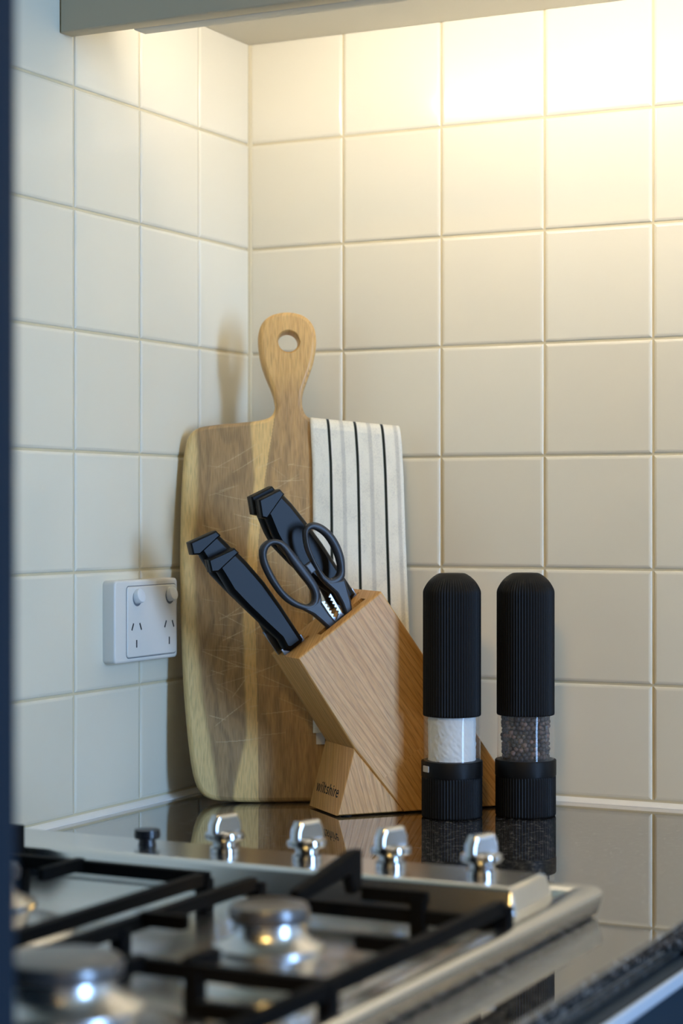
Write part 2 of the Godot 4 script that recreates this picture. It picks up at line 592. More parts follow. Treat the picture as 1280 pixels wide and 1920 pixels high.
func inset_outline(o: PackedVector2Array, d: float) -> PackedVector2Array:
	var k := o.size()
	var area := 0.0
	for i in k:
		area += o[i].cross(o[(i + 1) % k])
	var s := 1.0 if area > 0 else -1.0
	var out := PackedVector2Array()
	for i in k:
		var a := (o[i] - o[(i + k - 1) % k]).normalized()
		var b := (o[(i + 1) % k] - o[i]).normalized()
		var na := Vector2(a.y, -a.x) * s
		var nb := Vector2(b.y, -b.x) * s
		out.append(o[i] - (na + nb) / maxf(1 + na.dot(nb), 0.35) * d)
	return out

func ring_inside(m: MB, hole: PackedVector2Array, c: Vector2, z0: float, z1: float, b: float, uv: Transform2D) -> void:
	var prof := rounded(z0, z1, b, 3)
	for s in prof.size() - 1:
		for i in hole.size():
			var p := []
			var q := []
			var t := []
			for e in [[i, s], [(i + 1) % hole.size(), s], [(i + 1) % hole.size(), s + 1], [i, s + 1]]:
				var d := (hole[e[0]] - c).normalized()
				var f: Vector2 = hole[e[0]] + d * prof[e[1]][0]
				var z: float = prof[e[1]][1]
				p.append(Vector3(f.x, f.y, z))
				var tilt := clampf((z - (z0 + z1) / 2) / ((z1 - z0) / 2), -1, 1)
				tilt = signf(tilt) * pow(absf(tilt), 12.0)
				q.append(Vector3(-d.x, -d.y, tilt).normalized())
				t.append(uv * f)
			m.quad(p, q, t)

func board_wood() -> ImageTexture:
	var w := 400
	var h := 900
	var grain := noise(11, 1.0, 3)
	var fine := noise(12, 1.0, 2)
	var blot := noise(13, 1.0, 3)
	var sap := Color("ecca86")
	var heart := Color("ab8a5c")
	var heart2 := Color("b08d5c")
	var lite := Color("f0c67c")
	var tan_ := Color("dcb36e")
	var scratch := PackedFloat32Array()
	scratch.resize(w * h)
	var rs := RandomNumberGenerator.new()
	rs.seed = 21
	for k in 150:
		var s := rs.randf_range(-75, 60)
		var t := rs.randf_range(50, 300)
		var ang := rs.randfn(0.0, 0.35)
		var length := rs.randf_range(6, 45)
		var power := rs.randf_range(0.2, 0.75)
		var bend := rs.randf_range(-0.004, 0.004)
		for i in int(length * 3):
			var d := i / 3.0
			var x := int((s + d * cos(ang + bend * d) + 95.0) / 200.0 * w)
			var y := int((1.0 - (t + d * sin(ang + bend * d)) / 450.0) * h)
			if x >= 0 and x < w and y >= 0 and y < h:
				scratch[y * w + x] = maxf(scratch[y * w + x], power * (1.0 - absf(d / length - 0.5)))
	var edge := [[0.0, -60.0], [8.0, -62.9], [73.0, -71.9], [143.0, -78.5], [238.0, -81.8], [310.0, -78.0], [330.0, -80.0]]
	var s0 := [[0.0, -48.0], [13.0, -46.6], [59.0, -35.5], [110.0, -37.0], [167.0, -37.9], [230.0, -33.0], [286.0, -26.4], [338.0, -29.8]]
	var s1 := [[0.0, -26.2], [59.0, -26.1], [167.0, -27.5], [230.0, -24.0], [286.0, -17.8], [343.0, -8.5]]
	return picture(w, h, func(x: int, y: int):
		var s := -95.0 + 200.0 * (x + 0.5) / w
		var t := 450.0 * (1.0 - (y + 0.5) / h)
		var wob := blot.get_noise_2d(s * 0.02, t * 0.008) * 3.0
		var g := grain.get_noise_2d(s * 0.22 + wob * 0.3, t * 0.012)
		var g2 := fine.get_noise_2d(s * 0.9, t * 0.05)
		var swirl := sin((s * 0.35 + 9.0 * blot.get_noise_2d(s * 0.012 + 7.0, t * 0.006)) * 1.1)
		var c: Color
		var e := at_height(edge, t) + wob
		var a := at_height(s0, t)
		var b := at_height(s1, t)
		if s < b:
			c = heart.lerp(heart2, 0.5 + 0.5 * g)
			c = c.lerp(c.darkened(0.3), clampf(0.35 * swirl, 0, 1))
			c = c.lerp(sap, 1.0 - smoothstep(e - 3.0, e + 4.0, s))
			c = c.lerp(lite, smoothstep(a - 2.5, a + 1.5, s))
		else:
			c = heart2.lerp(Color("c9a066"), 0.5 + 0.6 * g)
			c = c.lerp(c.darkened(0.25), clampf(0.3 * swirl, 0, 1))
			c = c.lerp(sap, smoothstep(62.0 + wob, 80.0 + wob, s))
		if t > 352.0:
			var k := smoothstep(352.0, 385.0 + wob * 3.0, t)
			c = c.lerp(tan_.lerp(Color("c89c5c"), 0.5 + 0.7 * g), k)
		c = c.lerp(c.darkened(0.35), clampf(g2 * 0.55, 0, 1))
		c = c.lerp(c.lightened(0.35), clampf(-g2 * 0.3, 0, 1))
		return c.lerp(Color("f0deb4"), scratch[y * w + x] * 0.95))

func build_towel(f: Transform3D) -> void:
	var n1 := noise(31, 0.5, 2)
	var n2 := noise(32, 0.02, 2)
	var cloth := mat("ffffff", 0.95, 0.0, 0.2)
	cloth.rim_enabled = true
	cloth.rim = 0.3
	cloth.albedo_texture = picture(256, 512, func(x: int, y: int):
		var p := (x + 0.5) / 256.0
		var c := Color("f3ecd6")
		for d in [0.2, 0.5, 0.8]:
			c = c.lerp(Color("23261f"), 1.0 - smoothstep(0.010, 0.018, absf(p - d)))
		for d in [0.345, 0.65, 0.945]:
			c = c.lerp(Color("bdb9aa"), 0.55 * (1.0 - smoothstep(0.012, 0.03, absf(p - d))))
		c = c.lerp(c.darkened(0.25), clampf(0.5 * n1.get_noise_2d(x * 3.0, y * 0.8) + 0.25 * n2.get_noise_2d(x, y), 0, 1))
		return c)
	var towel := thing("kitchen_towel", "cream kitchen towel with thin black stripes hung over the wooden board", "towel", f)
	var rows := []
	var uvs := []
	var lt := [[0.06, 0.0224], [0.248, 0.0248], [0.301, 0.0250], [0.345, 0.0232]]
	var rt := [[0.06, 0.1095], [0.152, 0.1091], [0.19, 0.1084], [0.238, 0.1074], [0.287, 0.1069], [0.316, 0.1060], [0.345, 0.1040]]
	var across := 26
	var path := []
	for i in 36:
		path.append([0.060 + (0.330 - 0.060) * i / 35.0, -1.0])
	for i in 9:
		path.append([0.0, PI * i / 8.0])
	for i in range(1, 10):
		path.append([0.330 - 0.011 * i, -2.0])
	for st in path:
		var row := PackedVector3Array()
		for layer in 2:
			for j in across + 1:
				var u := float(j) / across if layer == 0 else 1.0 - float(j) / across
				var off := 0.0037 if layer == 0 else 0.0006
				var top := lerpf(0.3448, 0.3374, u)
				var t: float
				var nz: float
				var rr := 0.008 + off
				if st[1] == -1.0:
					t = lerpf(0.060, top - 0.0122, (st[0] - 0.060) / 0.270)
					nz = off
				elif st[1] == -2.0:
					t = top - 0.0122 - (0.330 - st[0])
					nz = -0.016 - off
				else:
					t = top - 0.0122 + sin(st[1]) * rr
					nz = -0.008 + cos(st[1]) * rr
				var s := lerpf(at_height(lt, t), at_height(rt, t), u)
				if st[1] == -1.0:
					nz += 0.0009 * (1.0 + sin(u * 11.0 + t * 6.0) * cos(t * 9.0 + u * 2.0)) * smoothstep(0.34, 0.25, t)
				row.append(Vector3(s, t, nz))
		rows.append(row)
	var m := MB.new()
	m.grid(rows, false, true)
	# the grid's own uv runs round both layers: lay it out again so that the stripes sit on the front and the back alike
	for i in m.v.size():
		var p := m.v[i]
		var u := clampf((p.x - at_height(lt, p.y)) / (at_height(rt, p.y) - at_height(lt, p.y)), 0, 1)
		m.u[i] = Vector2(u, p.y * 3.0)
	m.fan(rows[0], Vector3(0, -1, 0))
	m.fan(rows[-1], Vector3(0, -1, 0))
	obj("cloth", m.mesh(), cloth, towel)
	var tagm := MB.new().slab(rrect(0.0252, 0.050, 0.0328, 0.066, 0.0004, 2), [[0, 0.0015], [0, 0.0024]])
	obj("care_tag", tagm.mesh(), mat("f2f0ea", 0.7), towel)


# ---------------------------------------------------------------- knife block, knives, scissors
func block_frame() -> Transform3D:
	var b := deg_to_rad(49)
	var e := Vector3(cos(b), 0, -sin(b))
	return Transform3D(Basis(e, Vector3.UP, e.cross(Vector3.UP)), Vector3(0.1834, 0.0, 0.176))

func build_block() -> void:
	var f := block_frame()
	var n1 := noise(41, 1.0, 3)
	var n2 := noise(42, 1.0, 2)
	var tex := picture(384, 512, func(x: int, y: int):
		var s := 120.0 * x / 384.0
		var t := 240.0 * y / 512.0
		var g := n1.get_noise_2d(s * 0.16 + 0.8 * n2.get_noise_2d(s * 0.01, t * 0.006), t * 0.006)
		var lines := sin(s * 1.15 + 5.0 * n1.get_noise_2d(s * 0.03, t * 0.004))
		var fine := n2.get_noise_2d(s * 1.6, t * 0.05)
		var c := Color("e0b070").lerp(Color("d09c58"), clampf(0.5 + 0.8 * g, 0, 1))
		c = c.lerp(Color("b4803f"), 0.55 * smoothstep(0.55, 1.0, lines))
		return c.lerp(c.darkened(0.28), clampf(fine * 0.8, 0, 1)))
	var wood := mat("ffffff", 0.45)
	wood.albedo_texture = tex
	var block := thing("knife_block", "slanted light wood knife block with dark lettering on its foot", "knife block", f)
	# texture's v runs along the slanted axis
	var ax := Vector2(0.585, -0.811)
	var uv := Transform2D(Vector2(0.811 / 0.12, 0.585 / 0.24), Vector2(0.585 / 0.12, -0.811 / 0.24), Vector2.ZERO)
	var y0 := 0.0014
	var A := Vector2(-0.0352, 0.1336)
	var B := Vector2(0.0402, 0.1881)
	var C := B + ax * (0.1881 - y0) / 0.811
	var D := Vector2(0.0618, y0)
	var N := Vector2(0.0154, 0.0572)
	var body := MB.new()
	var layers := [[0.0, -0.013, []], [-0.013, -0.023, [[0.34, 0.88]]], [-0.023, -0.0315, []], [-0.0315, -0.0355, [[0.04, 0.30]]], [-0.0355, -0.040, []],
		[-0.040, -0.0435, [[0.55, 0.96]]], [-0.0435, -0.045, []], [-0.045, -0.0485, [[0.04, 0.30]]], [-0.0485, -0.0525, []], [-0.0525, -0.056, [[0.55, 0.96]]], [-0.056, -0.065, []]]
	for l in layers:
		var o := PackedVector2Array([A])
		for k in l[2]:
			var a := A.lerp(B, k[0])
			var b := A.lerp(B, k[1])
			o.append_array([a, a + ax * 0.03, b + ax * 0.03, b])
		o.append_array([B, C, D, N])
		var z0: float = l[1]
		var z1: float = l[0]
		var p := [[0.0, z0], [0.0, z1]]
		if z1 == 0.0:
			p = [[0.0, z0], [0.0, -0.0012], [0.0004, -0.0004], [0.0012, 0.0]]
		elif z0 == -0.065:
			p = [[0.0012, z0], [0.0, z0 + 0.0012], [0.0, z1]]
		body.slab(o, p, true, true, uv)
	obj("body", body.mesh(), wood, block)
	var foot := MB.new().slab(PackedVector2Array([Vector2(0.0, y0), N + Vector2(-0.0002, -0.0004), D + Vector2(-0.0003, 0)]), [[0.001, -0.065], [0.0, -0.064], [0.0, -0.001], [0.001, 0.0]], true, true,
		Transform2D(Vector2(0.97 / 0.12, -0.25 / 0.24), Vector2(0.25 / 0.12, 0.97 / 0.24), Vector2(0.37, 0.2)))
	obj("foot", foot.mesh(), wood, block)
	var rubber := mat("141414", 0.8)
	for q in [[0.012, -0.01], [0.012, -0.055], [0.155, -0.01], [0.155, -0.055]]:
		var pad := MB.new().lathe([Vector2(0, 0), Vector2(0.005, 0), Vector2(0.005, 0.0015), Vector2(0, 0.0015)], 20, Vector3(q[0], 0, q[1]))
		obj("rubber_pad", pad.mesh(), rubber, block)
	# lettering on the foot's front
	var font := SystemFont.new()
	font.font_names = PackedStringArray(["Droid Sans"])
	font.font_weight = 700
	var text := TextMesh.new()
	text.text = "wiltshire"
	text.font = font
	text.font_size = 32
	text.pixel_size = 0.00037
	text.depth = 0.0004
	var up := N.normalized()
	var xdir := Vector3(0, 0, 1)
	var ydir := Vector3(up.x, up.y, 0)
	var let := obj("lettering", text, mat("1b1511", 0.7), block)
	let.transform = Transform3D(Basis(xdir, ydir, xdir.cross(ydir)), Vector3(0, 0, -0.0335) + ydir * 0.0195)
	var off := xdir.cross(ydir)
	let.position += off * 0.0001
	# knives
	var black := mat("050607", 0.4, 0.0, 0.34)
	var steel := mat("8f9296", 0.3, 1.0)
	var small := smooth_knife(mm([-80.8, 225.1, -68.9, 213.8, -52.6, 195.8, -37.4, 175.4, -18.2, 147.5, -19.4, 144.2, -29.7, 137.4, -35.7, 138.3, -41.0, 147.5, -52.6, 157.9, -68.9, 173.0, -83.9, 188.0, -91.3, 199.9, -94.8, 205.2, -101.2, 204.9, -103.7, 215.3]))
	var big := smooth_knife(mm([-37.5, 274.3, -25.3, 262.3, -13.1, 247.9, 2.4, 228.6, 33.2, 184.6, 27.9, 176.8, 20.0, 174.2, 13.5, 177.0, 8.5, 186.0, -4.0, 194.5, -20.0, 208.0, -36.2, 224.0, -42.6, 234.8, -48.9, 249.2, -54.0, 250.4, -56.5, 265.3]))
	knife(f, small, Vector2.ZERO, -0.028, "black handled knife at the block's left end, in front of a longer sticking one", black, steel, A, B)
	knife(f, small, Vector2(-0.0117, 0.0143), -0.041, "black handled knife whose butt reaches furthest left, behind the front one", black, steel, A, B)
	knife(f, big, Vector2.ZERO, -0.0360, "large black handled knife behind the scissors, the nearer of that pair", black, steel, A, B)
	knife(f, big, Vector2(-0.0022, 0.0026), -0.0489, "large black handled knife furthest back, almost hidden by its twin", black, steel, A, B)
	scissors(f, steel)

func smooth_knife(o: PackedVector2Array) -> PackedVector2Array:
	return o

func knife(f: Transform3D, o: PackedVector2Array, shift: Vector2, z: float, label: String, black: Material, steel: Material, A: Vector2, B: Vector2) -> void:
	var k := thing("kitchen_knife", label, "knife", f, "knives in the block")
	var p := PackedVector2Array()
	for q in o:
		p.append(q + shift)
	obj("handle", MB.new().slab(p, [[0.0035, z - 0.0115], [0.0012, z - 0.0100], [0.0, z - 0.0077], [0.0, z - 0.0050], [0.0006, z - 0.0034], [0.0016, z - 0.0020], [0.0029, z - 0.0010], [0.0046, z]]).mesh(), black, k)
	# flared butt: a thicker cap at the top end
	var cap := PackedVector2Array([p[0], p[-1], p[-2], p[-3], p[0].lerp(p[1], 0.35)])
	obj("butt", MB.new().slab(cap, rounded(z - 0.0121, z + 0.0006, 0.0014, 2)).mesh(), black, k)
	# raised spine of the grip
	var lo := p[4].lerp(p[7], 0.5)
	var ax := Vector2(0.585, -0.811)
	var side := Vector2(0.811, 0.585)
	var c := lo - ax * 0.003
	var wide := 0.011
	var blade := PackedVector2Array([c - side * wide, c + side * wide, c + side * wide + ax * 0.026, c - side * wide + ax * 0.026])
	obj("blade", MB.new().slab(blade, [[0.0002, z - 0.0069], [0, z - 0.0066], [0, z - 0.005], [0.0002, z - 0.0047]]).mesh(), steel, k)

func radial(o: PackedVector2Array, c: Vector2, a: float) -> Vector2:
	var far := c + Vector2(cos(a), sin(a)) * 0.2
	var best := c
	for i in o.size():
		var hit = Geometry2D.segment_intersects_segment(c, far, o[i], o[(i + 1) % o.size()])
		if hit != null and (hit - c).length() > (best - c).length():
			best = hit
	return best

func loop(outer: PackedVector2Array, inner: PackedVector2Array, z: float, half: float) -> MB:
	var c := Vector2.ZERO
	for p in inner:
		c += p
	c /= inner.size()
	var so := smooth(outer, 3)
	var si := smooth(inner, 3)
	var rows := []
	for i in 64:
		var a := TAU * i / 64
		var p := radial(so, c, a)
		var q := radial(si, c, a)
		var row := PackedVector3Array()
		for j in 12:
			var t := TAU * j / 12
			var x := signf(cos(t)) * pow(absf(cos(t)), 0.6)
			var y := signf(sin(t)) * pow(absf(sin(t)), 0.6)
			var m := p.lerp(q, 0.5 + 0.5 * x)
			row.append(Vector3(m.x, m.y, z + half * y))
		rows.append(row)
	return MB.new().grid(rows, true, true)

func scissors(f: Transform3D, steel: Material) -> void:
	var s := thing("scissors", "kitchen scissors with two dark grey oval handles standing in the block", "scissors", f)
	var grey := mat("25272b", 0.42)
	var z := -0.018
	var rc := loop(mm([-22.6, 242.5, -17.1, 246.1, -10.8, 246.1, -3.6, 242.4, 3.5, 235.7, 9.1, 226.8, 12.7, 217.2, 13.6, 209.1, 13.1, 199.5, 8.0, 194.0, 0.0, 192.5, -6.0, 196.0, -10.8, 202.7, -17.1, 214.5, -21.8, 224.8, -23.6, 235.9]),
		mm([-19.6, 238.2, -16.3, 240.6, -10.8, 239.0, -3.6, 233.6, 2.8, 223.9, 6.6, 214.3, 8.0, 206.2, 5.1, 200.6, -0.5, 199.2, -5.2, 202.6, -12.3, 212.3, -18.2, 225.6, -20.0, 233.6]), z, 0.0042)
	rc.slab(mm([-10.8, 202.7, -3.6, 193.8, 5.1, 186.3, 9.9, 178.1, 13.1, 169.9, 14.0, 160.0, 21.0, 165.0, 19.9, 170.9, 18.9, 179.4, 16.3, 188.3, 13.1, 199.0, 7.0, 197.6, 0.0, 197.0, -5.0, 200.0]), rounded(z - 0.0042, z + 0.0042, 0.002, 3))
	obj("handle", rc.mesh(), grey, s)
	var lc := loop(mm([-61.6, 225.8, -57.7, 230.2, -52.3, 232.5, -44.5, 231.9, -39.8, 229.4, -34.3, 223.5, -26.5, 214.6, -19.4, 205.7, -12.3, 196.1, -9.6, 190.9, -8.8, 184.3, -10.5, 176.5, -17.0, 172.4, -26.5, 173.6, -36.7, 178.5, -45.3, 186.3, -53.0, 196.6, -58.5, 206.2, -61.6, 214.2, -62.3, 221.5]),
		mm([-56.6, 221.7, -54.2, 226.3, -49.4, 228.0, -44.8, 226.4, -40.3, 220.9, -34.4, 211.6, -27.1, 202.2, -19.2, 193.1, -15.7, 187.0, -15.6, 180.6, -18.6, 177.6, -23.4, 177.9, -31.6, 181.6, -41.2, 189.4, -48.8, 200.0, -54.2, 210.2, -56.8, 217.0]), z, 0.0042)
	lc.slab(mm([-26.5, 174.6, -15.5, 168.6, -8.4, 162.9, -2.0, 157.3, 0.6, 149.0, 6.6, 153.0, 5.2, 162.0, -2.0, 170.9, -7.6, 178.4, -8.9, 187.0, -13.0, 180.0, -17.0, 177.0]), rounded(z - 0.0042, z + 0.0042, 0.002, 3))
	obj("handle", lc.mesh(), grey, s)
	obj("stop", MB.new().slab(mm([-22.6, 210.0, -17.6, 213.4, -12.4, 206.0, -17.0, 202.8]), rounded(z - 0.003, z + 0.0028, 0.001, 2)).mesh(), mat("55585c", 0.4), s)
	# toothed steel jaws between the shanks
	var jaw := MB.new()
	for side: Array in [[Vector2(-0.0075, 0.1796), Vector2(0.0058, 0.1605), 1.0], [Vector2(0.0008, 0.1862), Vector2(0.0128, 0.1668), -1.0]]:
		var a: Vector2 = side[0]
		var b: Vector2 = side[1]
		var d := (b - a).normalized()
		var nn: Vector2 = Vector2(-d.y, d.x) * side[2]
		var o := PackedVector2Array([a, b])
		var teeth := 7
		for i in teeth:
			var t1 := 1.0 - float(i) / teeth
			o.append(a.lerp(b, t1) + nn * 0.0012)
			o.append(a.lerp(b, t1 - 0.5 / teeth) + nn * 0.0030)
		jaw.slab(o, [[0, z - 0.001], [0, z + 0.0012]])
	obj("toothed_jaw", jaw.mesh(), steel, s)
	var blades := MB.new()
	blades.slab(mm([2.0, 155.0, 8.0, 152.0, 20.0, 160.0, 18.0, 168.0, 9.0, 170.0]), [[0, z - 0.002], [0, z + 0.001]])
	obj("blade", blades.mesh(), steel, s)


# ---------------------------------------------------------------- salt and pepper mills
func ribbed(m: MB, prof: Array, ribs: int, deep: float) -> void:      # prof: [radius, height, share of the rib depth]
	var per := 6
	var rows := []
	for q in prof:
		var row := PackedVector3Array()
		for j in ribs * per:
			var a := TAU * j / (ribs * per)
			var w := 0.5 - 0.5 * cos(TAU * float(j % per) / per)
			var r: float = q[0] - deep * q[2] * pow(w, 1.6)
			row.append(Vector3(cos(a) * r, q[1], sin(a) * r))
		rows.append(row)
	m.grid(rows, false, true)

func mill(label: String, at: Vector3, contents: String) -> void:
	var t := thing("mill", label, "mill", Transform3D(Basis(Vector3.UP, 0.4), at), "salt and pepper mills")
	var black := mat("0c0d0e", 0.5, 0.0, 0.3)
	var ribs := 62
	# ribbed cap with a domed, flat-topped crown
	var cap := MB.new()
	var prof := [[0.0232, 0.0846, 1.0], [0.0240, 0.0850, 1.0], [0.0243, 0.0860, 1.0]]
	for i in 5:
		prof.append([0.0243, 0.0860 + 0.0200 * (i + 1), 1.0])
	var bend := [[0.0, 0.0], [0.08, 0.008], [0.18, 0.042], [0.33, 0.132], [0.48, 0.245], [0.62, 0.375], [0.74, 0.52], [0.84, 0.665], [0.92, 0.81], [0.98, 0.94], [1.0, 1.0]]
	for b in bend:
		prof.append([0.0243 - 0.0128 * b[1], 0.1872 + 0.0162 * b[0], 1.0 - smoothstep(0.3, 0.85, b[0])])
	prof.append([0.0108, 0.2037, 0.0])
	prof.append([0.0095, 0.2039, 0.0])
	prof.append([0.0001, 0.2039, 0.0])
	ribbed(cap, prof, ribs, 0.0008)
	obj("cap", cap.mesh(), black, t)
	var base := MB.new()
	ribbed(base, [[0.0244, 0.0002, 1.0], [0.0251, 0.0008, 1.0], [0.0254, 0.002, 1.0], [0.0254, 0.012, 1.0], [0.0254, 0.024, 1.0], [0.0254, 0.0325, 1.0], [0.0252, 0.0338, 0.3], [0.0250, 0.034, 0.0]], ribs, 0.0007)
	obj("base", base.mesh(), black, t)
	obj("collar", MB.new().lathe([Vector2(0.0248, 0.0338), Vector2(0.0256, 0.0342), Vector2(0.0257, 0.0352), Vector2(0.0257, 0.0466), Vector2(0.0253, 0.0474), Vector2(0.0222, 0.0475), Vector2(0.0, 0.0475)], 72).mesh(), black, t)
	var glass := mat("ffffff", 0.03)
	glass.transparency = BaseMaterial3D.TRANSPARENCY_ALPHA
	glass.albedo_color.a = 0.04
	obj("glass", MB.new().lathe([Vector2(0.0239, 0.0474), Vector2(0.0239, 0.0849)], 72).mesh(), glass, t)
	obj("spindle", MB.new().lathe([Vector2(0.0022, 0.047), Vector2(0.0022, 0.086)], 16).mesh(), mat("9a9da0", 0.3, 1.0), t)
	if contents == "salt":
		var plate := MB.new().slab(rrect(-0.0042, -0.0026, 0.0042, 0.0026, 0.0006, 3), rounded(0.0, 0.0007, 0.0002, 2))
		var pl := obj("switch_plate", plate.mesh(), mat("b9bcbe", 0.4), t)
		# to the left of the mill as seen from the worktop's open side
		var a := 2.55
		var out := Vector3(cos(a), 0, sin(a))
		pl.transform = Transform3D(Basis(Vector3.UP.cross(out), Vector3.UP, out), out * 0.0253 + Vector3(0, 0.0415, 0))

func build_mills() -> void:
	var p1 := Vector3(0.2667, 0, 0.1281)
	var p2 := Vector3(0.3187, 0, 0.0927)
	mill("tall black ribbed mill with white salt in its window, nearest the block", p1, "salt")
	mill("tall black ribbed mill with dark peppercorns in its window, on the right", p2, "pepper")
	# salt: one heap of grains
	var n1 := noise(51, 1.0, 3)
	var rows := []
	for i in 22:
		var row := PackedVector3Array()
		for j in 90:
			var a := TAU * j / 90
			var r := 0.0198 + 0.0009 * n1.get_noise_2d(cos(a) * 24.0 + 50.0, i * 2.4 + sin(a) * 24.0)
			row.append(Vector3(cos(a) * r, 0.0477 + 0.0365 * i / 21.0, sin(a) * r))
		rows.append(row)
	var sm := MB.new().grid(rows, false, true)
	sm.fan(rows[-1], Vector3.UP)
	var salt := obj("salt", sm.mesh(), mat("d6d9d6", 0.85))
	salt.position = p1
	tag(salt, "white salt grains filling the left mill's clear window", "salt")
	salt.set_meta("kind", "stuff")
	# peppercorns
	var corn := SphereMesh.new()
	corn.radius = 0.0021
	corn.height = 0.0042
	corn.radial_segments = 10
	corn.rings = 6
	var pm := mat("ffffff", 0.6)
	pm.vertex_color_use_as_albedo = true
	var mmesh := MultiMesh.new()
	mmesh.transform_format = MultiMesh.TRANSFORM_3D
	mmesh.use_colors = true
	mmesh.mesh = corn
	var r2 := RandomNumberGenerator.new()
	r2.seed = 5
	var spots := []
	for layer in 10:
		for ring in [0.0184, 0.0143, 0.0100]:
			var count := int(TAU * ring / 0.0042)
			for j in count:
				var a := TAU * (j + 0.5 * (layer % 2)) / count + r2.randf_range(-0.06, 0.06)
				spots.append(Vector3(cos(a) * (ring + r2.randf_range(-0.0009, 0.0006)), 0.0497 + 0.0036 * layer + r2.randf_range(-0.0007, 0.0007), sin(a) * (ring + r2.randf_range(-0.0009, 0.0006))))
	mmesh.instance_count = spots.size()
	for i in spots.size():
		mmesh.set_instance_transform(i, Transform3D(Basis.from_euler(Vector3(r2.randf() * 6, r2.randf() * 6, 0)).scaled(Vector3.ONE * r2.randf_range(0.85, 1.15)), spots[i]))
		var k := r2.randf()
		mmesh.set_instance_color(i, Color(0.018, 0.013, 0.011).lerp(Color(0.17, 0.10, 0.075), k * k * k))
	var pep := MultiMeshInstance3D.new()
	pep.name = "peppercorns"
	pep.multimesh = mmesh
	pep.material_override = pm
	pep.position = p2
	add_child(pep)
	tag(pep, "dark whole peppercorns filling the right mill's clear window", "peppercorns")
	pep.set_meta("kind", "stuff")


# ---------------------------------------------------------------- double socket
func build_outlet() -> void:
	var white := mat("ece8dc", 0.35)
	var dark := mat("121212", 0.7)
	var f := Transform3D(Basis(Vector3(0, 0, -1), Vector3.UP, Vector3(1, 0, 0)), Vector3(0.0004, 0.1620, 0.2012))
	var s := thing("power_socket", "white double power socket on the left tiled wall beside the board", "power socket", f)
	obj("mount", MB.new().slab(rrect(-0.0502, -0.035, 0.0502, 0.035, 0.004), [[0, 0], [0, 0.0100], [0.0003, 0.0111], [0.0010, 0.0117], [0.0020, 0.0119]], true, true).mesh(), white, s)
	obj("face_plate", MB.new().slab(rrect(-0.0318, -0.0306, 0.0466, 0.0292, 0.003), [[-0.0004, 0.0115], [-0.0004, 0.0118], [0.0, 0.0126], [0.0006, 0.0129]], true, false).mesh(), white, s)
	obj("seam", MB.new().slab(rrect(-0.0328, -0.0316, 0.0476, 0.0302, 0.0038), [[0, 0.0115], [0, 0.01196]], true, false).mesh(), mat("6f7274", 0.7), s)
	for h in [-0.0168, 0.0358]:
		var tilt := Transform3D(Basis(Vector3(1, 0, 0), deg_to_rad(-14)), Vector3(h, 0.0205, 0.0115))
		var b := MB.new()
		b.lathe([Vector2(0.0062, 0), Vector2(0.0062, 0.0052), Vector2(0.0058, 0.0060), Vector2(0.0048, 0.0063), Vector2(0.0, 0.0064)], 28)
		var o := obj("switch", b.mesh(), mat("f1efe8", 0.3), s)
		o.transform = tilt * Transform3D(Basis(Vector3(1, 0, 0), PI / 2), Vector3.ZERO)
		var well := MB.new().lathe([Vector2(0.0068, 0.0), Vector2(0.0072, 0.0003), Vector2(0.0, 0.0003)], 28)
		var wo := obj("switch_well", well.mesh(), mat("7d8082", 0.6), s)
		wo.transform = Transform3D(Basis(Vector3(1, 0, 0), PI / 2), Vector3(h, 0.0197, 0.01275))
		for q in [[-0.0062, -0.0048, 0.45], [0.0062, -0.0050, -0.45], [0.0, -0.0195, 0.0]]:
			var sl := MB.new()
			box(sl, Vector3(0.0017, 0.0066, 0.001), Transform3D(Basis(Vector3(0, 0, 1), -q[2]), Vector3(h + q[0] - 0.001, q[1], 0.01255)), 0.0002)
			obj("slot", sl.mesh(), dark, s)


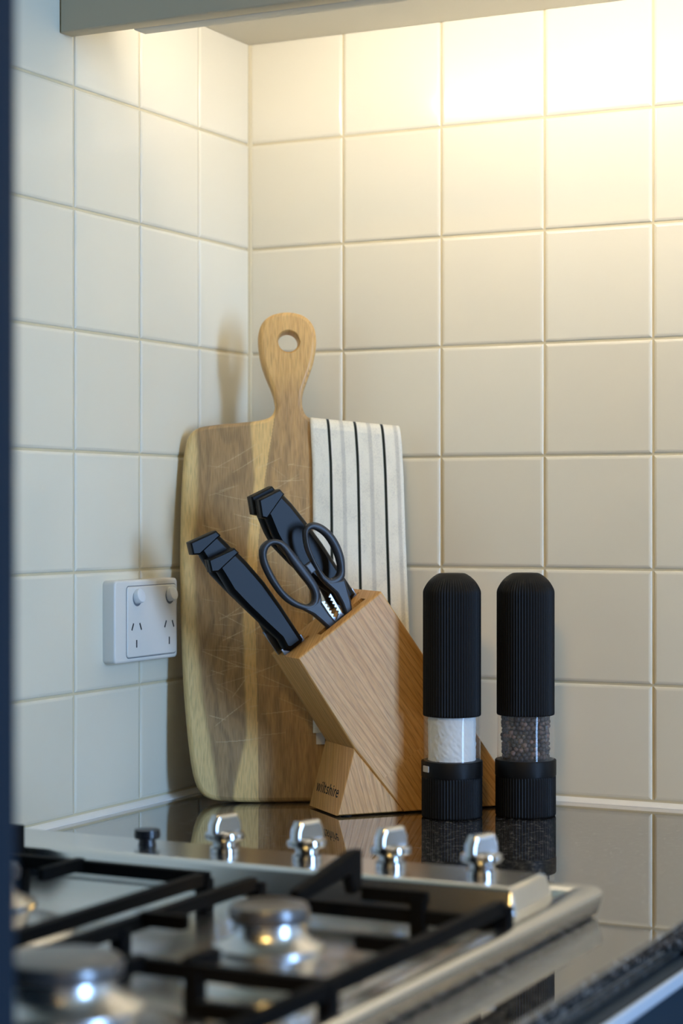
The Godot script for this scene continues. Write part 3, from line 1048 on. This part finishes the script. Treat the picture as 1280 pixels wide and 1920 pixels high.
# ---------------------------------------------------------------- gas hob
func build_hob() -> void:
	var steel := mat("e6e6e4", 0.22, 1.0)
	var chrome := mat("bdbec0", 0.1, 1.0)
	var alu := mat("d4d4d4", 0.27, 1.0)
	var iron := mat("090909", 0.65, 0.0, 0.2)
	var flat := Transform3D(Basis(Vector3(1, 0, 0), Vector3(0, 0, -1), Vector3(0, 1, 0)), Vector3.ZERO)
	var hob := thing("gas_hob", "stainless steel gas hob with burners set in the worktop in front", "hob")
	var tray := MB.new().slab(rrect(0.05, -0.996, 0.5185, -0.457, 0.012, 6), [[0.0060, 0.0006], [0.0036, 0.0020], [0.0008, 0.0105], [0.0, 0.0148], [0.0009, 0.0171], [0.0028, 0.0183], [0.0060, 0.0187], [0.0160, 0.0184], [0.0205, 0.0165], [0.0240, 0.0105]], true, true, Transform2D.IDENTITY, flat)
	obj("tray", tray.mesh(), steel, hob)
	var panel := MB.new().slab(rrect(0.085, -0.5560, 0.4960, -0.487, 0.006, 4), [[0.0, 0.0100], [0.0050, 0.0268], [0.0063, 0.0290], [0.0085, 0.0300]], true, false, Transform2D.IDENTITY, flat)
	obj("control_panel", panel.mesh(), steel, hob)
	# four chrome knobs and a black ignition button
	for x in [0.2738, 0.3353, 0.3954, 0.4575]:
		var k := MB.new()
		k.lathe([Vector2(0.0, 0.0302), Vector2(0.0098, 0.0302), Vector2(0.0098, 0.0335), Vector2(0.0078, 0.0345), Vector2(0.0078, 0.0372), Vector2(0.0125, 0.0388), Vector2(0.0133, 0.0405), Vector2(0.0126, 0.0432), Vector2(0.0095, 0.0446), Vector2(0.0, 0.0450)], 40, Vector3(x, 0, 0.518))
		var kn := obj("knob", k.mesh(), chrome, hob)
		var grip := MB.new().slab(PackedVector2Array([Vector2(-0.0125, 0.0405), Vector2(0.0125, 0.0405), Vector2(0.0118, 0.0500), Vector2(0.0085, 0.0556), Vector2(-0.0085, 0.0556), Vector2(-0.0118, 0.0500)]), rounded(-0.0042, 0.0042, 0.0022, 3), true, true, Transform2D.IDENTITY, Transform3D(Basis(Vector3.UP, 1.25), Vector3(x, 0, 0.518)))
		obj("grip", grip.mesh(), chrome, kn)
	obj("ignition_button", MB.new().lathe([Vector2(0.0, 0.0302), Vector2(0.0062, 0.0302), Vector2(0.0055, 0.0345), Vector2(0.0085, 0.0352), Vector2(0.0090, 0.0372), Vector2(0.0085, 0.0412), Vector2(0.0, 0.0416)], 28, Vector3(0.2141, 0, 0.519)).mesh(), mat("15161a", 0.3), hob)
	# burners: bowl, flame ring, cap
	for q in [[0.430, 0.740, 0.86], [0.405, 0.893, 1.15], [0.222, 0.715, 1.0]]:
		var c := Vector3(q[0], 0, q[1])
		var r: float = q[2]
		var b := obj("burner", MB.new().lathe([Vector2(0.058 * r, 0.0106), Vector2(0.054 * r, 0.0135), Vector2(0.047 * r, 0.0150), Vector2(0.036 * r, 0.0142), Vector2(0.0, 0.0140)], 56, c).mesh(), alu, hob)
		obj("flame_ring", MB.new().lathe([Vector2(0.028 * r, 0.0142), Vector2(0.030 * r, 0.0200), Vector2(0.0345 * r, 0.0245), Vector2(0.0340 * r, 0.0275), Vector2(0.0255 * r, 0.0310), Vector2(0.0225 * r, 0.0350), Vector2(0.0220 * r, 0.0400), Vector2(0.0, 0.0402)], 56, c).mesh(), alu, b)
		obj("burner_cap", MB.new().lathe([Vector2(0.0215 * r, 0.0403), Vector2(0.0245 * r, 0.0412), Vector2(0.0250 * r, 0.0455), Vector2(0.0235 * r, 0.0485), Vector2(0.018 * r, 0.0497), Vector2(0.0, 0.0500)], 56, c).mesh(), mat("6a6a6b", 0.3, 0.7), b)
	# pan supports: cast iron, lift off
	support("black cast iron pan support around the nearer burners, nearest the camera", 0.347, 0.508, 0.605, 0.988, 0.824, [[0.430, 0.735], [0.405, 0.893]], iron, true)
	support("black cast iron pan support at the far left of the hob", 0.110, 0.312, 0.608, 0.988, 0.824, [[0.222, 0.715]], iron, false)

func bar(called: String, t: Node3D, a: Vector3, b: Vector3, iron: Material, w := 0.0058, h := 0.0078) -> void:
	var z := (b - a).normalized()
	var x := Vector3.UP.cross(z).normalized()
	obj(called, box(MB.new(), Vector3(w, h, (b - a).length()), Transform3D(Basis(x, z.cross(x), z), (a + b) / 2), 0.0016).mesh(), iron, t)

func support(label: String, x0: float, x1: float, z0: float, z1: float, zc: float, centres: Array, iron: Material, right: bool) -> void:
	var t := thing("pan_support", label, "pan support", Transform3D.IDENTITY, "pan supports")
	var y := 0.0308
	var e := 0.0036
	# frame: two bars along the hob's side, one across at each end and one between the burners
	for x in [x0, x1]:
		bar("frame_bar", t, Vector3(x, y, z0 + e), Vector3(x, y, z1 - e), iron)
	for z in [zc, z1]:
		bar("frame_bar", t, Vector3(x0 - e, y, z), Vector3(x1 + e, y, z), iron)
	if right:
		bar("frame_bar", t, Vector3(x0 - e, y - 0.011, z0), Vector3(x1 + e, y - 0.011, z0), iron)
		bar("frame_bar", t, Vector3(0.418, y, z0), Vector3(0.461, y, z0), iron)
	else:
		bar("frame_bar", t, Vector3(x0 - e, y, z0), Vector3(x1 + e, y, z0), iron)
		obj("corner_post", span(MB.new(), Vector3(0.080, 0.0107, 0.5565), Vector3(0.1415, 0.0445, 0.584), 0.002).mesh(), iron, t)
	var feet := [[x0, z0], [x1, z0], [x0, z1], [x1, z1], [x0, zc], [x1, zc]]
	if right:
		feet += [[0.455, z0], [x0, 0.755], [0.435, zc]]
	else:
		feet += [[0.175, z0]]
	for p in feet:
		obj("foot", span(MB.new(), Vector3(p[0] - 0.0045, 0.0107, p[1] - 0.0045), Vector3(p[0] + 0.0045, y, p[1] + 0.0045), 0.0012).mesh(), iron, t)
	for c in centres:
		var far: float = z0 if c[1] < zc else zc
		var near: float = zc if c[1] < zc else z1
		# fingers reach from the frame towards the burner
		if right and far == z0:
			var rise := MB.new().slab(PackedVector2Array([Vector2(-0.004, 0.0305), Vector2(-0.004, 0.0555), Vector2(0.004, 0.0560), Vector2(0.075, 0.0440), Vector2(0.075, 0.0360), Vector2(0.012, 0.0430), Vector2(0.006, 0.0305)]), rounded(-0.0036, 0.0036, 0.0014, 2), true, true, Transform2D.IDENTITY,
				Transform3D(Basis(Vector3(0, 0, 1), Vector3.UP, Vector3(-1, 0, 0)), Vector3(0.413, 0, z0)))
			obj("finger", rise.mesh(), iron, t)
		else:
			bar("finger", t, Vector3(c[0], y + 0.002, far), Vector3(c[0], y + 0.002, far + 0.045), iron)
		bar("finger", t, Vector3(c[0], y + 0.002, near), Vector3(c[0], y + 0.002, near - 0.030), iron)
		if right:
			bar("finger", t, Vector3(x0, y + 0.002, c[1]), Vector3(x0 + 0.030, y + 0.002, c[1]), iron)
			bar("finger", t, Vector3(x1, y + 0.002, c[1]), Vector3(x1 - 0.030, y + 0.002, c[1]), iron)
